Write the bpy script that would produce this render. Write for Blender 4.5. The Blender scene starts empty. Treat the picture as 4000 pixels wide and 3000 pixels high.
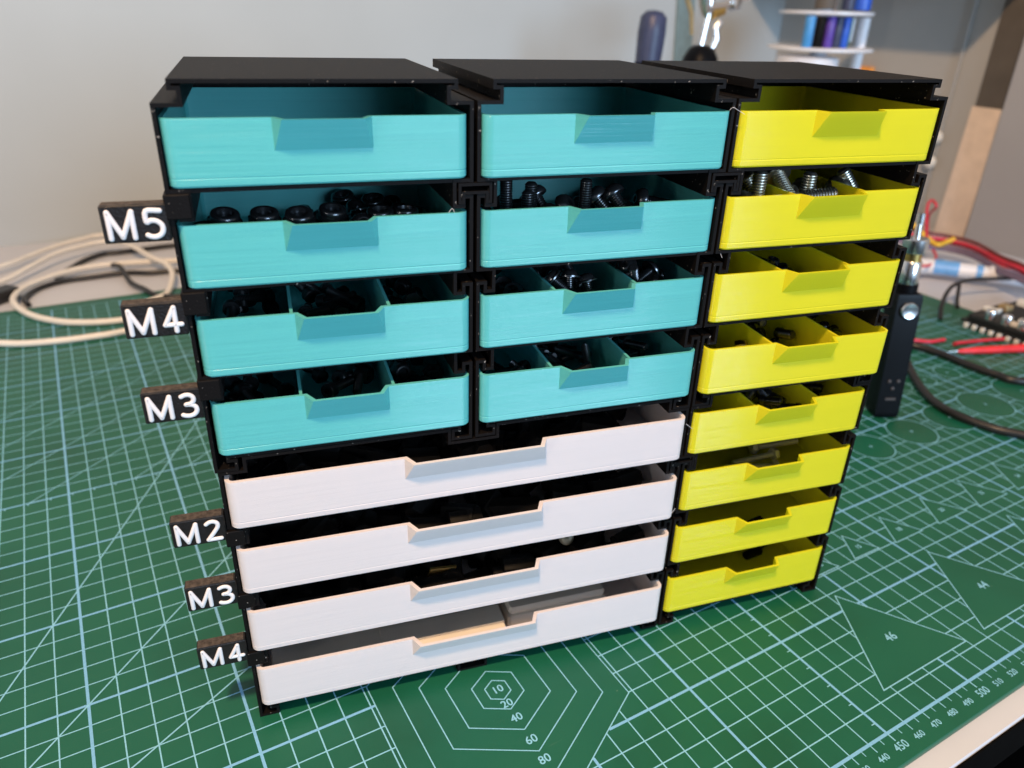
import bpy, bmesh, math, random
from mathutils import Matrix, Vector, Quaternion

# ------------------------------------------------------------------ camera, light, exposure
S = 0.001                                   # everything below is written in millimetres
scene = bpy.context.scene
COL = scene.collection
random.seed(7)

cam_data = bpy.data.cameras.new('camera')
cam = bpy.data.objects.new('camera', cam_data); COL.objects.link(cam)
cam_data.sensor_width = 36.0; cam_data.lens = 2957.81 / 4000 * 36.0
cam_data.clip_start = 0.01; cam_data.clip_end = 50
CX = Vector((0.8668246, -0.4978210, 0.0280956)); CY = Vector((-0.2025882, -0.4031212, -0.8924412)); CZ = Vector((0.4556019, 0.7678982, -0.4502880))
m = Matrix.Identity(4)
for i in range(3):
    m[i][0] = CX[i]; m[i][1] = -CY[i]; m[i][2] = -CZ[i]
m[0][3], m[1][3], m[2][3] = 231.845*S, -92.415*S, 233.937*S
cam.matrix_world = m
cam_data.dof.use_dof = True; cam_data.dof.focus_distance = 0.248; cam_data.dof.aperture_fstop = 12.5
scene.camera = cam

world = bpy.data.worlds.new('World'); scene.world = world; world.use_nodes = True
bg = world.node_tree.nodes['Background']
bg.inputs[0].default_value = (0.60, 0.72, 0.90, 1); bg.inputs[1].default_value = 0.34

def area(name, loc, target, size, power, color, sy=None, shape='DISK'):
    d = bpy.data.lights.new(name, 'AREA'); d.shape = shape; d.size = size
    if sy: d.size_y = sy
    d.energy = power; d.color = color
    o = bpy.data.objects.new(name, d); COL.objects.link(o); o.location = loc
    o.rotation_euler = (Vector(target) - Vector(loc)).to_track_quat('-Z', 'Y').to_euler()
    return o
# warm lamp above and a little left of the camera; cool window light from the front right
area('desk_lamp', (-0.047, -0.319, 1.219), (0.37, 0.15, 0.08), 0.10, 22.5, (1.0, 0.65, 0.37))
area('window_light', (0.62, -2.25, 0.56), (0.36, 0.15, 0.15), 1.1, 60.0, (0.51, 0.74, 1.0), 0.7, 'RECTANGLE')

# a small lamp low on the left gives the thin glints on the rounded left corners
area('left_lamp', (-1.05, -0.40, 0.22), (0.30, 0.12, 0.10), 0.06, 5.0, (1.0, 0.94, 0.86), 1.1, 'RECTANGLE')
scene.view_settings.view_transform = 'Standard'; scene.view_settings.look = 'None'
scene.view_settings.exposure = 0.0; scene.view_settings.gamma = 1.0
scene.render.engine = 'CYCLES'
scene.cycles.max_bounces = 9; scene.cycles.diffuse_bounces = 7; scene.cycles.glossy_bounces = 3; scene.cycles.transmission_bounces = 4; scene.cycles.caustics_reflective = False; scene.cycles.caustics_refractive = False

# ------------------------------------------------------------------ materials
def nodes_of(name):
    mt = bpy.data.materials.new(name); mt.use_nodes = True
    nt = mt.node_tree; return mt, nt, nt.nodes['Principled BSDF']
def link(nt, a, b): nt.links.new(a, b)
def ramp(nt, stops):
    r = nt.nodes.new('ShaderNodeValToRGB'); e = r.color_ramp.elements
    e[0].position, e[0].color = stops[0][0], (*stops[0][1], 1); e[1].position, e[1].color = stops[-1][0], (*stops[-1][1], 1)
    for p, c in stops[1:-1]:
        q = e.new(p); q.color = (*c, 1)
    return r
def noise(nt, scale, vec=(1, 1, 1), detail=2, rough=0.5, coord='Object'):
    tc = nt.nodes.new('ShaderNodeTexCoord'); mp = nt.nodes.new('ShaderNodeMapping'); mp.inputs['Scale'].default_value = vec
    n = nt.nodes.new('ShaderNodeTexNoise'); n.inputs['Scale'].default_value = scale; n.inputs['Detail'].default_value = detail; n.inputs['Roughness'].default_value = rough
    link(nt, tc.outputs[coord], mp.inputs[0]); link(nt, mp.outputs[0], n.inputs['Vector']); return n
def shade(c, k): return tuple(max(0, min(1, v*k)) for v in c)
def mat(name, col, rough=0.5, metal=0.0, var=0.12, scale=120, bump=0.0, bscale=900, spec=0.5, coat=0.0):
    mt, nt, b = nodes_of(name)
    n = noise(nt, scale, detail=4)
    r = ramp(nt, [(0.3, shade(col, 1-var)), (0.7, shade(col, 1+var))]); link(nt, n.outputs['Fac'], r.inputs[0]); link(nt, r.outputs[0], b.inputs['Base Color'])
    b.inputs['Roughness'].default_value = rough; b.inputs['Metallic'].default_value = metal; b.inputs['Specular IOR Level'].default_value = spec; b.inputs['Coat Weight'].default_value = coat
    if bump:
        n2 = noise(nt, bscale, detail=3); bp = nt.nodes.new('ShaderNodeBump'); bp.inputs['Strength'].default_value = bump; bp.inputs['Distance'].default_value = 0.0003
        link(nt, n2.outputs['Fac'], bp.inputs['Height']); link(nt, bp.outputs[0], b.inputs['Normal'])
    return mt
def printed(name, col, rough, slope, var=0.05, spec=0.5, trans=0.0, tcol=None, pitch=0.00026, streak=0.5):
    """printed plastic: rounded layer beads that run round the part, uneven from layer to layer"""
    mt, nt, b = nodes_of(name); N = nt.nodes
    fine = noise(nt, 1.0, (26, 26, 3300), 1.5); broad = noise(nt, 1.0, (16, 16, 700), 2.5)
    mx = N.new('ShaderNodeMix'); mx.data_type = 'FLOAT'; mx.inputs[0].default_value = 0.5
    link(nt, fine.outputs['Fac'], mx.inputs[2]); link(nt, broad.outputs['Fac'], mx.inputs[3])
    r = ramp(nt, [(0.3, shade(col, 1-var)), (0.7, shade(col, 1+var))]); link(nt, mx.outputs[0], r.inputs[0]); link(nt, r.outputs[0], b.inputs['Base Color'])
    bp = N.new('ShaderNodeBump'); bp.inputs['Strength'].default_value = streak; bp.inputs['Distance'].default_value = 0.00025
    link(nt, broad.outputs['Fac'], bp.inputs['Height'])
    tc = N.new('ShaderNodeTexCoord'); sx = N.new('ShaderNodeSeparateXYZ'); link(nt, tc.outputs['Object'], sx.inputs[0])
    def math_(op, a, k):
        q = N.new('ShaderNodeMath'); q.operation = op; link(nt, a, q.inputs[0])
        if isinstance(k, float): q.inputs[1].default_value = k
        elif k is not None: link(nt, k, q.inputs[1])
        return q.outputs[0]
    wave = math_('SINE', math_('MULTIPLY', sx.outputs[2], 2*math.pi/pitch), None)
    amp = math_('MULTIPLY', math_('ADD', fine.outputs['Fac'], 0.5), slope)
    cz = N.new('ShaderNodeCombineXYZ'); link(nt, math_('MULTIPLY', wave, amp), cz.inputs[2])
    ad = N.new('ShaderNodeVectorMath'); ad.operation = 'ADD'; link(nt, bp.outputs[0], ad.inputs[0]); link(nt, cz.outputs[0], ad.inputs[1])
    nn = N.new('ShaderNodeVectorMath'); nn.operation = 'NORMALIZE'; link(nt, ad.outputs[0], nn.inputs[0]); link(nt, nn.outputs[0], b.inputs['Normal'])
    b.inputs['Roughness'].default_value = rough; b.inputs['Specular IOR Level'].default_value = spec
    if trans:                      # thin printed walls let some light through
        t = N.new('ShaderNodeBsdfTranslucent'); t.inputs[0].default_value = (*tcol, 1)
        ms = N.new('ShaderNodeMixShader'); ms.inputs[0].default_value = trans; link(nt, b.outputs[0], ms.inputs[1]); link(nt, t.outputs[0], ms.inputs[2])
        link(nt, ms.outputs[0], N['Material Output'].inputs[0])
    return mt
M = {}
M['teal'] = printed('teal_plastic', (0.125, 0.56, 0.555), 0.22, 0.5, 0.05, spec=0.55, trans=0.20, tcol=(0.03, 0.60, 0.72), streak=0.55)
M['white'] = printed('white_plastic', (0.86, 0.785, 0.775), 0.40, 0.5, 0.02, spec=0.35, trans=0.32, tcol=(0.88, 0.90, 0.92), streak=0.4)
M['yellow'] = printed('yellow_plastic', (0.85, 0.80, 0.032), 0.19, 0.42, 0.02, spec=0.5, trans=0.38, tcol=(0.97, 0.95, 0.06), streak=0.22)
def black_case():
    mt, nt, b = nodes_of('black_plastic')
    d = noise(nt, 900, detail=2); dust = ramp(nt, [(0.70, (0.0055, 0.0046, 0.0046)), (0.76, (0.26, 0.23, 0.20))]); link(nt, d.outputs['Fac'], dust.inputs[0]); link(nt, dust.outputs[0], b.inputs['Base Color'])
    b.inputs['Roughness'].default_value = 0.55; b.inputs['Specular IOR Level'].default_value = 0.09
    n2 = noise(nt, 1600, detail=3); bp = nt.nodes.new('ShaderNodeBump'); bp.inputs['Strength'].default_value = 0.35; bp.inputs['Distance'].default_value = 0.0002
    link(nt, n2.outputs['Fac'], bp.inputs['Height']); link(nt, bp.outputs[0], b.inputs['Normal']); return mt
M['black'] = black_case()
M['label_black'] = mat('label_black', (0.009, 0.007, 0.007), 0.45, var=0.4, scale=500, bump=0.6, bscale=1300, spec=0.3)
M['rough_top'] = mat('rough_layered_plastic', (0.062, 0.050, 0.042), 0.7, var=0.5, scale=900, bump=1.0, bscale=1500, spec=0.3)
M['letter'] = mat('letter_white', (0.70, 0.665, 0.665), 0.5, var=0.03, bump=0.15)
def mat_green():
    mt, nt, b = nodes_of('cutting_mat_green')
    n = noise(nt, 16, detail=5); r = ramp(nt, [(0.32, (0.004, 0.080, 0.042)), (0.5, (0.005, 0.098, 0.055)), (0.72, (0.008, 0.108, 0.057))]); link(nt, n.outputs['Fac'], r.inputs[0])
    sc = noise(nt, 1.0, (60, 700, 1), 3); sr = ramp(nt, [(0.70, (0, 0, 0)), (0.80, (1, 1, 1))]); link(nt, sc.outputs['Fac'], sr.inputs[0])
    sp = noise(nt, 420, detail=1); spr = ramp(nt, [(0.80, (0, 0, 0)), (0.84, (1, 1, 1))]); link(nt, sp.outputs['Fac'], spr.inputs[0])
    ad = nt.nodes.new('ShaderNodeMath'); ad.operation = 'MULTIPLY_ADD'; ad.inputs[1].default_value = 0.10; link(nt, sr.outputs[0], ad.inputs[0])
    s2 = nt.nodes.new('ShaderNodeMath'); s2.operation = 'MULTIPLY'; s2.inputs[1].default_value = 0.35; link(nt, spr.outputs[0], s2.inputs[0]); link(nt, s2.outputs[0], ad.inputs[2])
    mx = nt.nodes.new('ShaderNodeMix'); mx.data_type = 'RGBA'; mx.inputs[7].default_value = (0.22, 0.30, 0.22, 1); link(nt, ad.outputs[0], mx.inputs[0]); link(nt, r.outputs[0], mx.inputs[6]); link(nt, mx.outputs[2], b.inputs['Base Color'])
    n2 = noise(nt, 2200, detail=2); bp = nt.nodes.new('ShaderNodeBump'); bp.inputs['Strength'].default_value = 0.25; bp.inputs['Distance'].default_value = 0.0002
    link(nt, n2.outputs['Fac'], bp.inputs['Height']); link(nt, bp.outputs[0], b.inputs['Normal'])
    b.inputs['Roughness'].default_value = 0.42; b.inputs['Specular IOR Level'].default_value = 0.45; return mt
M['mat'] = mat_green()
M['print'] = mat('mat_print_blue', (0.22, 0.52, 0.68), 0.5, var=0.10, scale=900)
M['print_thick'] = mat('mat_print_thick_blue', (0.18, 0.44, 0.68), 0.5, var=0.08, scale=900)
M['desk'] = mat('desk_white', (0.545, 0.56, 0.60), 0.42, var=0.03, scale=20)
M['wall'] = mat('wall_paint', (0.425, 0.455, 0.46), 0.85, var=0.025, scale=8, bump=0.2, bscale=500)
M['side'] = mat('side_wall_paint', (0.40, 0.40, 0.39), 0.85, var=0.03, scale=8)
M['panel'] = mat('grey_board', (0.37, 0.355, 0.35), 0.7, var=0.03, scale=10)
M['wood'] = mat('pale_wood', (0.70, 0.57, 0.46), 0.7, var=0.08, scale=60)
M['dark_brown'] = mat('shade_gap_sheet', (0.10, 0.085, 0.07), 0.7, var=0.12, scale=30)  # dark brown of the painted shade gap; also colours one marker
M['dark_floor'] = mat('dark_floor', (0.003, 0.003, 0.003), 0.9, spec=0.03)
M['black_steel'] = mat('black_oxide_steel', (0.085, 0.088, 0.095), 0.24, metal=0.9, var=0.2)
M['dark_steel'] = mat('dull_black_steel', (0.022, 0.023, 0.025), 0.34, metal=0.6, var=0.2)
M['steel'] = mat('stainless_steel', (0.44, 0.42, 0.37), 0.36, metal=1.0, var=0.06)
M['zinc'] = mat('zinc_steel', (0.55, 0.52, 0.40), 0.40, metal=0.35, var=0.06)
M['brass'] = mat('brass', (0.62, 0.43, 0.14), 0.3, metal=1.0, var=0.06)
M['nylon'] = mat('black_nylon', (0.005, 0.005, 0.005), 0.6, var=0.3, spec=0.12)
M['cable_w'] = mat('cable_cream', (0.74, 0.70, 0.63), 0.45, var=0.03)
M['cable_k'] = mat('cable_black', (0.012, 0.011, 0.011), 0.4)
M['cable_r'] = mat('cable_red', (0.62, 0.03, 0.06), 0.4)
M['cable_p'] = mat('cable_purple', (0.17, 0.13, 0.20), 0.5)
M['cable_y'] = mat('cable_yellow', (0.75, 0.45, 0.04), 0.5)
M['cable_n'] = mat('cable_brown', (0.16, 0.035, 0.03), 0.5)
M['probe'] = mat('red_rubber', (0.72, 0.025, 0.03), 0.4)
M['chrome'] = mat('chrome', (0.80, 0.80, 0.80), 0.24, metal=1.0, var=0.02)
M['dev_black'] = mat('device_black', (0.003, 0.0035, 0.005), 0.40, spec=0.10)
M['pcb'] = mat('pcb_black', (0.010, 0.012, 0.012), 0.5)
M['part_white'] = mat('component_white', (0.70, 0.68, 0.62), 0.4, var=0.1)
M['gold'] = mat('pcb_gold', (0.45, 0.33, 0.17), 0.4, metal=0.5)
M['tube_white'] = mat('tube_white', (0.78, 0.78, 0.80), 0.4, var=0.02)
M['tube_blue'] = mat('tube_blue', (0.16, 0.40, 0.75), 0.4)
M['navy'] = mat('navy_plastic', (0.035, 0.045, 0.10), 0.45)
M['blue'] = mat('marker_blue', (0.02, 0.10, 0.55), 0.4)
M['sky'] = mat('marker_light_blue', (0.06, 0.28, 0.62), 0.4)
M['violet'] = mat('marker_violet', (0.10, 0.05, 0.35), 0.4)
M['green'] = mat('marker_green', (0.02, 0.15, 0.05), 0.4)
M['dim'] = mat('dim_brown', (0.05, 0.038, 0.034), 0.5)
M['frost'] = mat('frosted_white', (0.74, 0.74, 0.78), 0.35, var=0.03)
M['orange'] = mat('orange_plastic', (0.85, 0.34, 0.06), 0.5)
M['shadow'] = mat('grey_teal_shadow', (0.18, 0.25, 0.255), 0.8)  # colour of the painted shadow on the back wall
def frosted():
    mt, nt, b = nodes_of('frosted_clear_plastic')
    n = noise(nt, 60, detail=3); r = ramp(nt, [(0.3, (0.74, 0.71, 0.65)), (0.7, (0.82, 0.79, 0.74))]); link(nt, n.outputs['Fac'], r.inputs[0]); link(nt, r.outputs[0], b.inputs['Base Color'])
    b.inputs['Roughness'].default_value = 0.38; b.inputs['Transmission Weight'].default_value = 0.0; b.inputs['IOR'].default_value = 1.3; return mt
M['clear'] = frosted()

# ------------------------------------------------------------------ mesh helpers
def mesh_obj(name, verts, faces, material, parent=None, smooth=None, scale=S):
    me = bpy.data.meshes.new(name); me.from_pydata([(v[0]*scale, v[1]*scale, v[2]*scale) for v in verts], [], faces)
    bm = bmesh.new(); bm.from_mesh(me); bmesh.ops.recalc_face_normals(bm, faces=bm.faces); bm.to_mesh(me); bm.free()
    if smooth:
        for p in me.polygons: p.use_smooth = True
        me.set_sharp_from_angle(angle=math.radians(smooth))
    me.materials.append(M[material])
    o = bpy.data.objects.new(name, me); COL.objects.link(o)
    if parent: o.parent = parent
    return o
def tag(o, label, cat, group=None, kind=None):
    if label: o['label'] = label
    if cat: o['category'] = cat
    if group: o['group'] = group
    if kind: o['kind'] = kind
    return o
def thing(name, label, cat, loc=(0, 0, 0), rot=(0, 0, 0), group=None):
    o = bpy.data.objects.new(name, None); COL.objects.link(o); o.empty_display_size = 0.01
    o.location = Vector(loc)*S; o.rotation_euler = rot
    return tag(o, label, cat, group)
class MB:
    def __init__(s): s.v = []; s.f = []
    def add(s, v, f):
        n = len(s.v); s.v += [tuple(p) for p in v]; s.f += [tuple(i+n for i in q) for q in f]; return s
    def box(s, a, b, ch=0.0):
        x0, y0, z0 = a; x1, y1, z1 = b
        if ch <= 0:
            v = [(x0, y0, z0), (x1, y0, z0), (x1, y1, z0), (x0, y1, z0), (x0, y0, z1), (x1, y0, z1), (x1, y1, z1), (x0, y1, z1)]
            return s.add(v, [(0, 3, 2, 1), (4, 5, 6, 7), (0, 1, 5, 4), (1, 2, 6, 5), (2, 3, 7, 6), (3, 0, 4, 7)])
        def ring(z, i): return [(x0+i, y0+ch, z), (x0+ch, y0+i, z), (x1-ch, y0+i, z), (x1-i, y0+ch, z), (x1-i, y1-ch, z), (x1-ch, y1-i, z), (x0+ch, y1-i, z), (x0+i, y1-ch, z)]
        v = ring(z0, ch*.6) + ring(z0+ch, 0) + ring(z1-ch, 0) + ring(z1, ch*.6)
        f = [tuple(range(7, -1, -1)), tuple(range(24, 32))]
        for l in range(3):
            for i in range(8): f.append((l*8+i, l*8+(i+1) % 8, l*8+8+(i+1) % 8, l*8+8+i))
        return s.add(v, f)
    def lathe(s, prof, seg=16, off=(0, 0, 0), hexr=None, axis=None):
        """prof: list of (r, z); r may be a function of angle"""
        v = []; f = []
        q = Vector((0, 0, 1)).rotation_difference(Vector(axis).normalized()) if axis else None
        for r, z in prof:
            for i in range(seg):
                a = 2*math.pi*i/seg; rr = r(a) if callable(r) else r
                p = Vector((rr*math.cos(a), rr*math.sin(a), z))
                if q: p = q @ p
                v.append((p.x+off[0], p.y+off[1], p.z+off[2]))
        for l in range(len(prof)-1):
            for i in range(seg): f.append((l*seg+i, l*seg+(i+1) % seg, (l+1)*seg+(i+1) % seg, (l+1)*seg+i))
        f.append(tuple(range(seg-1, -1, -1))); n = (len(prof)-1)*seg; f.append(tuple(range(n, n+seg)))
        return s.add(v, f)
    def tube(s, pts, r, seg=10, caps=True, flat=1.0):
        pts = [Vector(p) for p in pts]; n = len(pts); v = []; f = []; up = None
        for i, p in enumerate(pts):
            t = (pts[min(i+1, n-1)] - pts[max(i-1, 0)]).normalized()
            if up is None: up = Vector((0, 0, 1)) if abs(t.z) < .9 else Vector((0, 1, 0))
            a = t.cross(up).normalized(); up = a.cross(t).normalized()
            rr = r[i] if isinstance(r, (list, tuple)) else r
            for k in range(seg):
                an = 2*math.pi*k/seg; q = p + a*math.cos(an)*rr + up*math.sin(an)*rr*flat; v.append(tuple(q))
        for i in range(n-1):
            for k in range(seg): f.append((i*seg+k, i*seg+(k+1) % seg, (i+1)*seg+(k+1) % seg, (i+1)*seg+k))
        if caps: f.append(tuple(range(seg-1, -1, -1))); f.append(tuple(range((n-1)*seg, n*seg)))
        return s.add(v, f)
    def build(s, name, material, parent=None, smooth=40): return mesh_obj(name, s.v, s.f, material, parent, smooth)
def catmull(pts, n=8):
    P = [Vector(p) for p in pts]; P = [2*P[0]-P[1]] + P + [2*P[-1]-P[-2]]; out = []
    for i in range(1, len(P)-2):
        for k in range(n):
            t = k/n; a, b, c, d = P[i-1], P[i], P[i+1], P[i+2]
            out.append(0.5*((2*b)+(c-a)*t+(2*a-5*b+4*c-d)*t*t+(3*b-a-3*c+d)*t**3))
    out.append(P[-2]); return out
def strip(path, half, y0, y1, closed=True):
    """thin wall that follows a 2-D path (x, z), mitred, extruded from y0 to y1"""
    n = len(path); A = []; B = []
    for i in range(n):
        p = Vector(path[i]); d1 = d2 = None
        if closed or i > 0: d1 = (p - Vector(path[i-1])).normalized()
        if closed or i < n-1: d2 = (Vector(path[(i+1) % n]) - p).normalized()
        d1 = d1 or d2; d2 = d2 or d1
        n1 = Vector((-d1.y, d1.x)); n2 = Vector((-d2.y, d2.x)); o = (n1+n2)*(half/max(0.2, 1+n1.dot(n2)))
        A.append(p+o); B.append(p-o)
    v = [(a.x, y0, a.y) for a in A] + [(b.x, y0, b.y) for b in B] + [(a.x, y1, a.y) for a in A] + [(b.x, y1, b.y) for b in B]
    f = []
    for i in range(n if closed else n-1):
        j = (i+1) % n
        f += [(i, j, n+j, n+i), (2*n+i, 3*n+i, 3*n+j, 2*n+j), (i, 2*n+i, 2*n+j, j), (n+i, n+j, 3*n+j, 3*n+i)]
    if not closed: f += [(0, n, 3*n, 2*n), (n-1, 3*n-1, 4*n-1, 2*n-1)]
    return v, f

# ------------------------------------------------------------------ setting: desk, walls, floor
def struct(name, mb, material, **k):
    o = mb.build(name, material, **k); o['kind'] = 'structure'; return o
struct('tabletop', MB().box((-900, -19.3, -25), (1155, 830, -3), 1.2), 'desk')
MB().box((1139, -15, -739), (1149, 720, -25.3)).build('under_desk_shade', 'dark_floor', bpy.data.objects['tabletop'], smooth=None)  # black sheet added to stand for the shade under the desk
eb = MB().box((-899, -20.2, -24.8), (1154, -19.35, -3.8)).build('dark_edge_strip', 'dark_floor', bpy.data.objects['tabletop'], smooth=None)  # black strip added over the lit front face, for the darkness below
struct('floor', MB().add([(-4000, -4000, -740), (4000, -4000, -740), (4000, 2000, -740), (-4000, 2000, -740)], [(0, 1, 2, 3)]), 'dark_floor', smooth=None)
def wy(x): return 814 - 0.0717*(x-160)
struct('back_wall', MB().add([(-1400, wy(-1400), -740), (1150, wy(1150), -740), (1150, wy(1150), 1500), (-1400, wy(-1400), 1500), (-1400, wy(-1400)+60, -740), (1210, wy(1150)+60, -740), (1210, wy(1150)+60, 1500), (-1400, wy(-1400)+60, 1500)],
    [(0, 1, 2, 3), (4, 7, 6, 5), (3, 2, 6, 7), (0, 4, 5, 1), (0, 3, 7, 4)]), 'wall', smooth=None)
struct('side_wall', MB().box((1150, -700, -740), (1209, wy(1150)-0.5, 1500)), 'side')

# ------------------------------------------------------------------ cutting mat with its printing
mat_root = thing('cutting_mat', 'large green self-healing cutting mat printed with pale blue grid and rulers', 'cutting mat')
MB().box((2, -11, -3), (908, 603, 0), 0.5).build('mat_sheet', 'mat', mat_root)
HEX = (334.9, 84.7)
def ngon(c, r, n, a0): return [(c[0]+r*math.cos(a0+2*math.pi*k/n), c[1]+r*math.sin(a0+2*math.pi*k/n)) for k in range(n)]
tri = [('46', (466.2, 13.2), (519.8, 13.2), (493.1, 58)), ('44', (533.4, 13.6), (586, 13.6), (559.6, 57.4)), ('15', (523.1, 70.8), (540.8, 70.8), (532, 85.8)), ('18', (552.1, 69.3), (573, 69.3), (562.6, 87)),
       ('20', (586.2, 68.8), (610.2, 68.8), (598, 88)), ('22', (620.3, 67.6), (645.8, 67.6), (633, 88.6)), ('24', (655.5, 67), (682.5, 67), (669, 90)), ('13', (496, 71), (511.5, 71), (503.7, 84.2)), ('26', (693, 66.5), (722, 66.5), (707.5, 91)), ('42', (600, 13.6), (650, 13.6), (625, 56))]
circ = [((581, 136), 12.4), ((621, 136), 13.7), ((660.3, 136), 15.2), ((700, 136), 16.4), ((740.2, 136), 17.6), ((784, 136), 19), ((712, 179), 6.5), ((737, 179), 8), ((764, 179), 9.5), ((795, 179), 11)]
holes = [ngon(HEX, 50.2, 6, math.pi/6)] + [[a, b, c] for _, a, b, c in tri] + [ngon(c, r, 28, 0) for c, r in circ]
def clip_out(a, b, polys):
    """pieces of the segment a-b that lie outside every (convex, anticlockwise) polygon"""
    segs = [(0.0, 1.0)]; dx, dy = b[0]-a[0], b[1]-a[1]
    for P in polys:
        t0, t1 = 0.0, 1.0; ok = True
        for i in range(len(P)):
            p, q = P[i], P[(i+1) % len(P)]; nx, ny = -(q[1]-p[1]), q[0]-p[0]
            d0 = nx*(a[0]-p[0])+ny*(a[1]-p[1]); dd = nx*dx+ny*dy
            if abs(dd) < 1e-9:
                if d0 < 0: ok = False; break
            else:
                t = -d0/dd
                if dd > 0: t0 = max(t0, t)
                else: t1 = min(t1, t)
        if not ok or t0 >= t1: continue
        new = []
        for s, e in segs:
            if t1 <= s or t0 >= e: new.append((s, e)); continue
            if t0 > s: new.append((s, t0))
            if t1 < e: new.append((t1, e))
        segs = new
    return [((a[0]+dx*s, a[1]+dy*s), (a[0]+dx*e, a[1]+dy*e)) for s, e in segs if e-s > 1e-6]
class Lines:
    def __init__(s, z): s.m = MB(); s.z = z
    def seg(s, a, b, w, holes_=(), ext=0.0):
        for p, q in clip_out(a, b, holes_):
            d = Vector((q[0]-p[0], q[1]-p[1])).normalized(); n = Vector((-d.y, d.x))*w/2; p = Vector(p)-d*ext; q = Vector(q)+d*ext
            s.m.add([(*(p+n), s.z), (*(p-n), s.z), (*(q-n), s.z), (*(q+n), s.z)], [(0, 1, 2, 3)])
    def loop(s, P, w):
        n = len(P)
        v, f = strip(P, w/2, 0, 1); v = v[:2*n]
        s.m.add([(x, z, s.z) for x, _, z in v], [(i, (i+1) % n, n+(i+1) % n, n+i) for i in range(n)])
def one(name, z, fn, material='print'):
    L_ = Lines(z); fn(L_)
    if L_.m.v: return L_.m.build(name, material, mat_root, smooth=None)
def lines(name, z, p, q, w, material='print'):
    for a, b in clip_out(p, q, holes): one(name, z, lambda L_: L_.seg(a, b, w), material)
for x in range(100, 890, 10): lines('grid_line' if x % 50 else 'heavy_grid_line', 0.05 if x % 50 else 0.09, (x, 0), (x, 590), 0.48 if x % 50 else 1.05, 'print' if x % 50 else 'print_thick')
for y in range(0, 600, 10): lines('grid_line' if y % 50 else 'heavy_grid_line', 0.07 if y % 50 else 0.10, (20, y), (880, y), 0.48 if y % 50 else (1.05 if y else 1.2), 'print' if y % 50 else 'print_thick')
for p, q, w in [((81, 0), (330, 457), 0.6), ((50, 0), (640, 590), 0.6), ((20, 5.5), (285, 157.5), 0.6)] + [((x, 300), (x+230, 300+230*0.775), 0.5) for x in (35, 84, 133, 182, 231, 258)]: lines('slanted_guide_line', 0.11, p, q, w)
for k in range(0, 16): one('tick_mark', 0.11, lambda L_: L_.seg((171.8+10*k, 299.6), (171.8+10*k, 298.0), 0.5))
for y in range(7): one('tick_mark', 0.11, lambda L_: L_.seg((449.6, 5+10*y), (448.0, 5+10*y), 0.4))
for r in (5, 10, 20, 30, 40, 50): one('hexagon_outline', 0.13, lambda L_: L_.loop(ngon(HEX, r, 6, math.pi/6), 0.42))
for _, a, b, c in tri: one('triangle_outline', 0.13, lambda L_: L_.loop([a, b, c], 0.5))
for c, r in circ:
    o = one('circle_outline', 0.13, lambda L_: L_.loop(ngon(c, r, 40, 0), 0.5))
    def star(L_):
        for k in range(3):
            a = math.pi*k/3; L_.z = 0.13+0.004*k; L_.seg((c[0]-1.3*math.cos(a), c[1]-1.3*math.sin(a)), (c[0]+1.3*math.cos(a), c[1]+1.3*math.sin(a)), 0.3)
    one('centre_mark', 0.13, star)
for x in range(390, 601, 5): one('ruler_tick', 0.13, lambda L_: L_.seg((x, -0.55), (x, -2.6 if x % 10 else -3.5), 0.35 if x % 10 else (0.42 if x % 50 else 0.55)))
txt = []
def text(s, x, y, size, bold=0.0):
    cu = bpy.data.curves.new('number', 'FONT'); cu.body = s; cu.size = size*S; cu.align_x = 'CENTER'; cu.align_y = 'CENTER'; cu.offset = bold*S; cu.resolution_u = 3
    o = bpy.data.objects.new('number', cu); COL.objects.link(o); o.location = (x*S, y*S, 0.14*S); txt.append(o)
for s, y in (('10', 84.8), ('20', 77.5), ('40', 70.4), ('60', 59.9), ('80', 51.0)): text(s, 334.9, y, 4.6, 0.06)
for s, a, b, c in tri:
    big = s in ('46', '44', '42'); text(s, (a[0]+b[0]+c[0])/3+0.4, (a[1]+b[1]+c[1])/3+(1.8 if big else 0.3), 5.6 if big else 3.4, 0.07)
for x in range(380, 601, 10): text(str(x), x, -6.1 if x % 50 else -5.9, 3.3 if x % 50 else 4.3, 0.05)
bpy.context.view_layer.update()
dg = bpy.context.evaluated_depsgraph_get()
for o in txt:
    me = bpy.data.meshes.new_from_object(o.evaluated_get(dg)); loc = o.location.copy(); cu = o.data
    bpy.data.objects.remove(o); bpy.data.curves.remove(cu)
    me.materials.clear(); me.materials.append(M['print']); n = bpy.data.objects.new('number', me); COL.objects.link(n); n.parent = mat_root; n.location = loc

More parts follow.
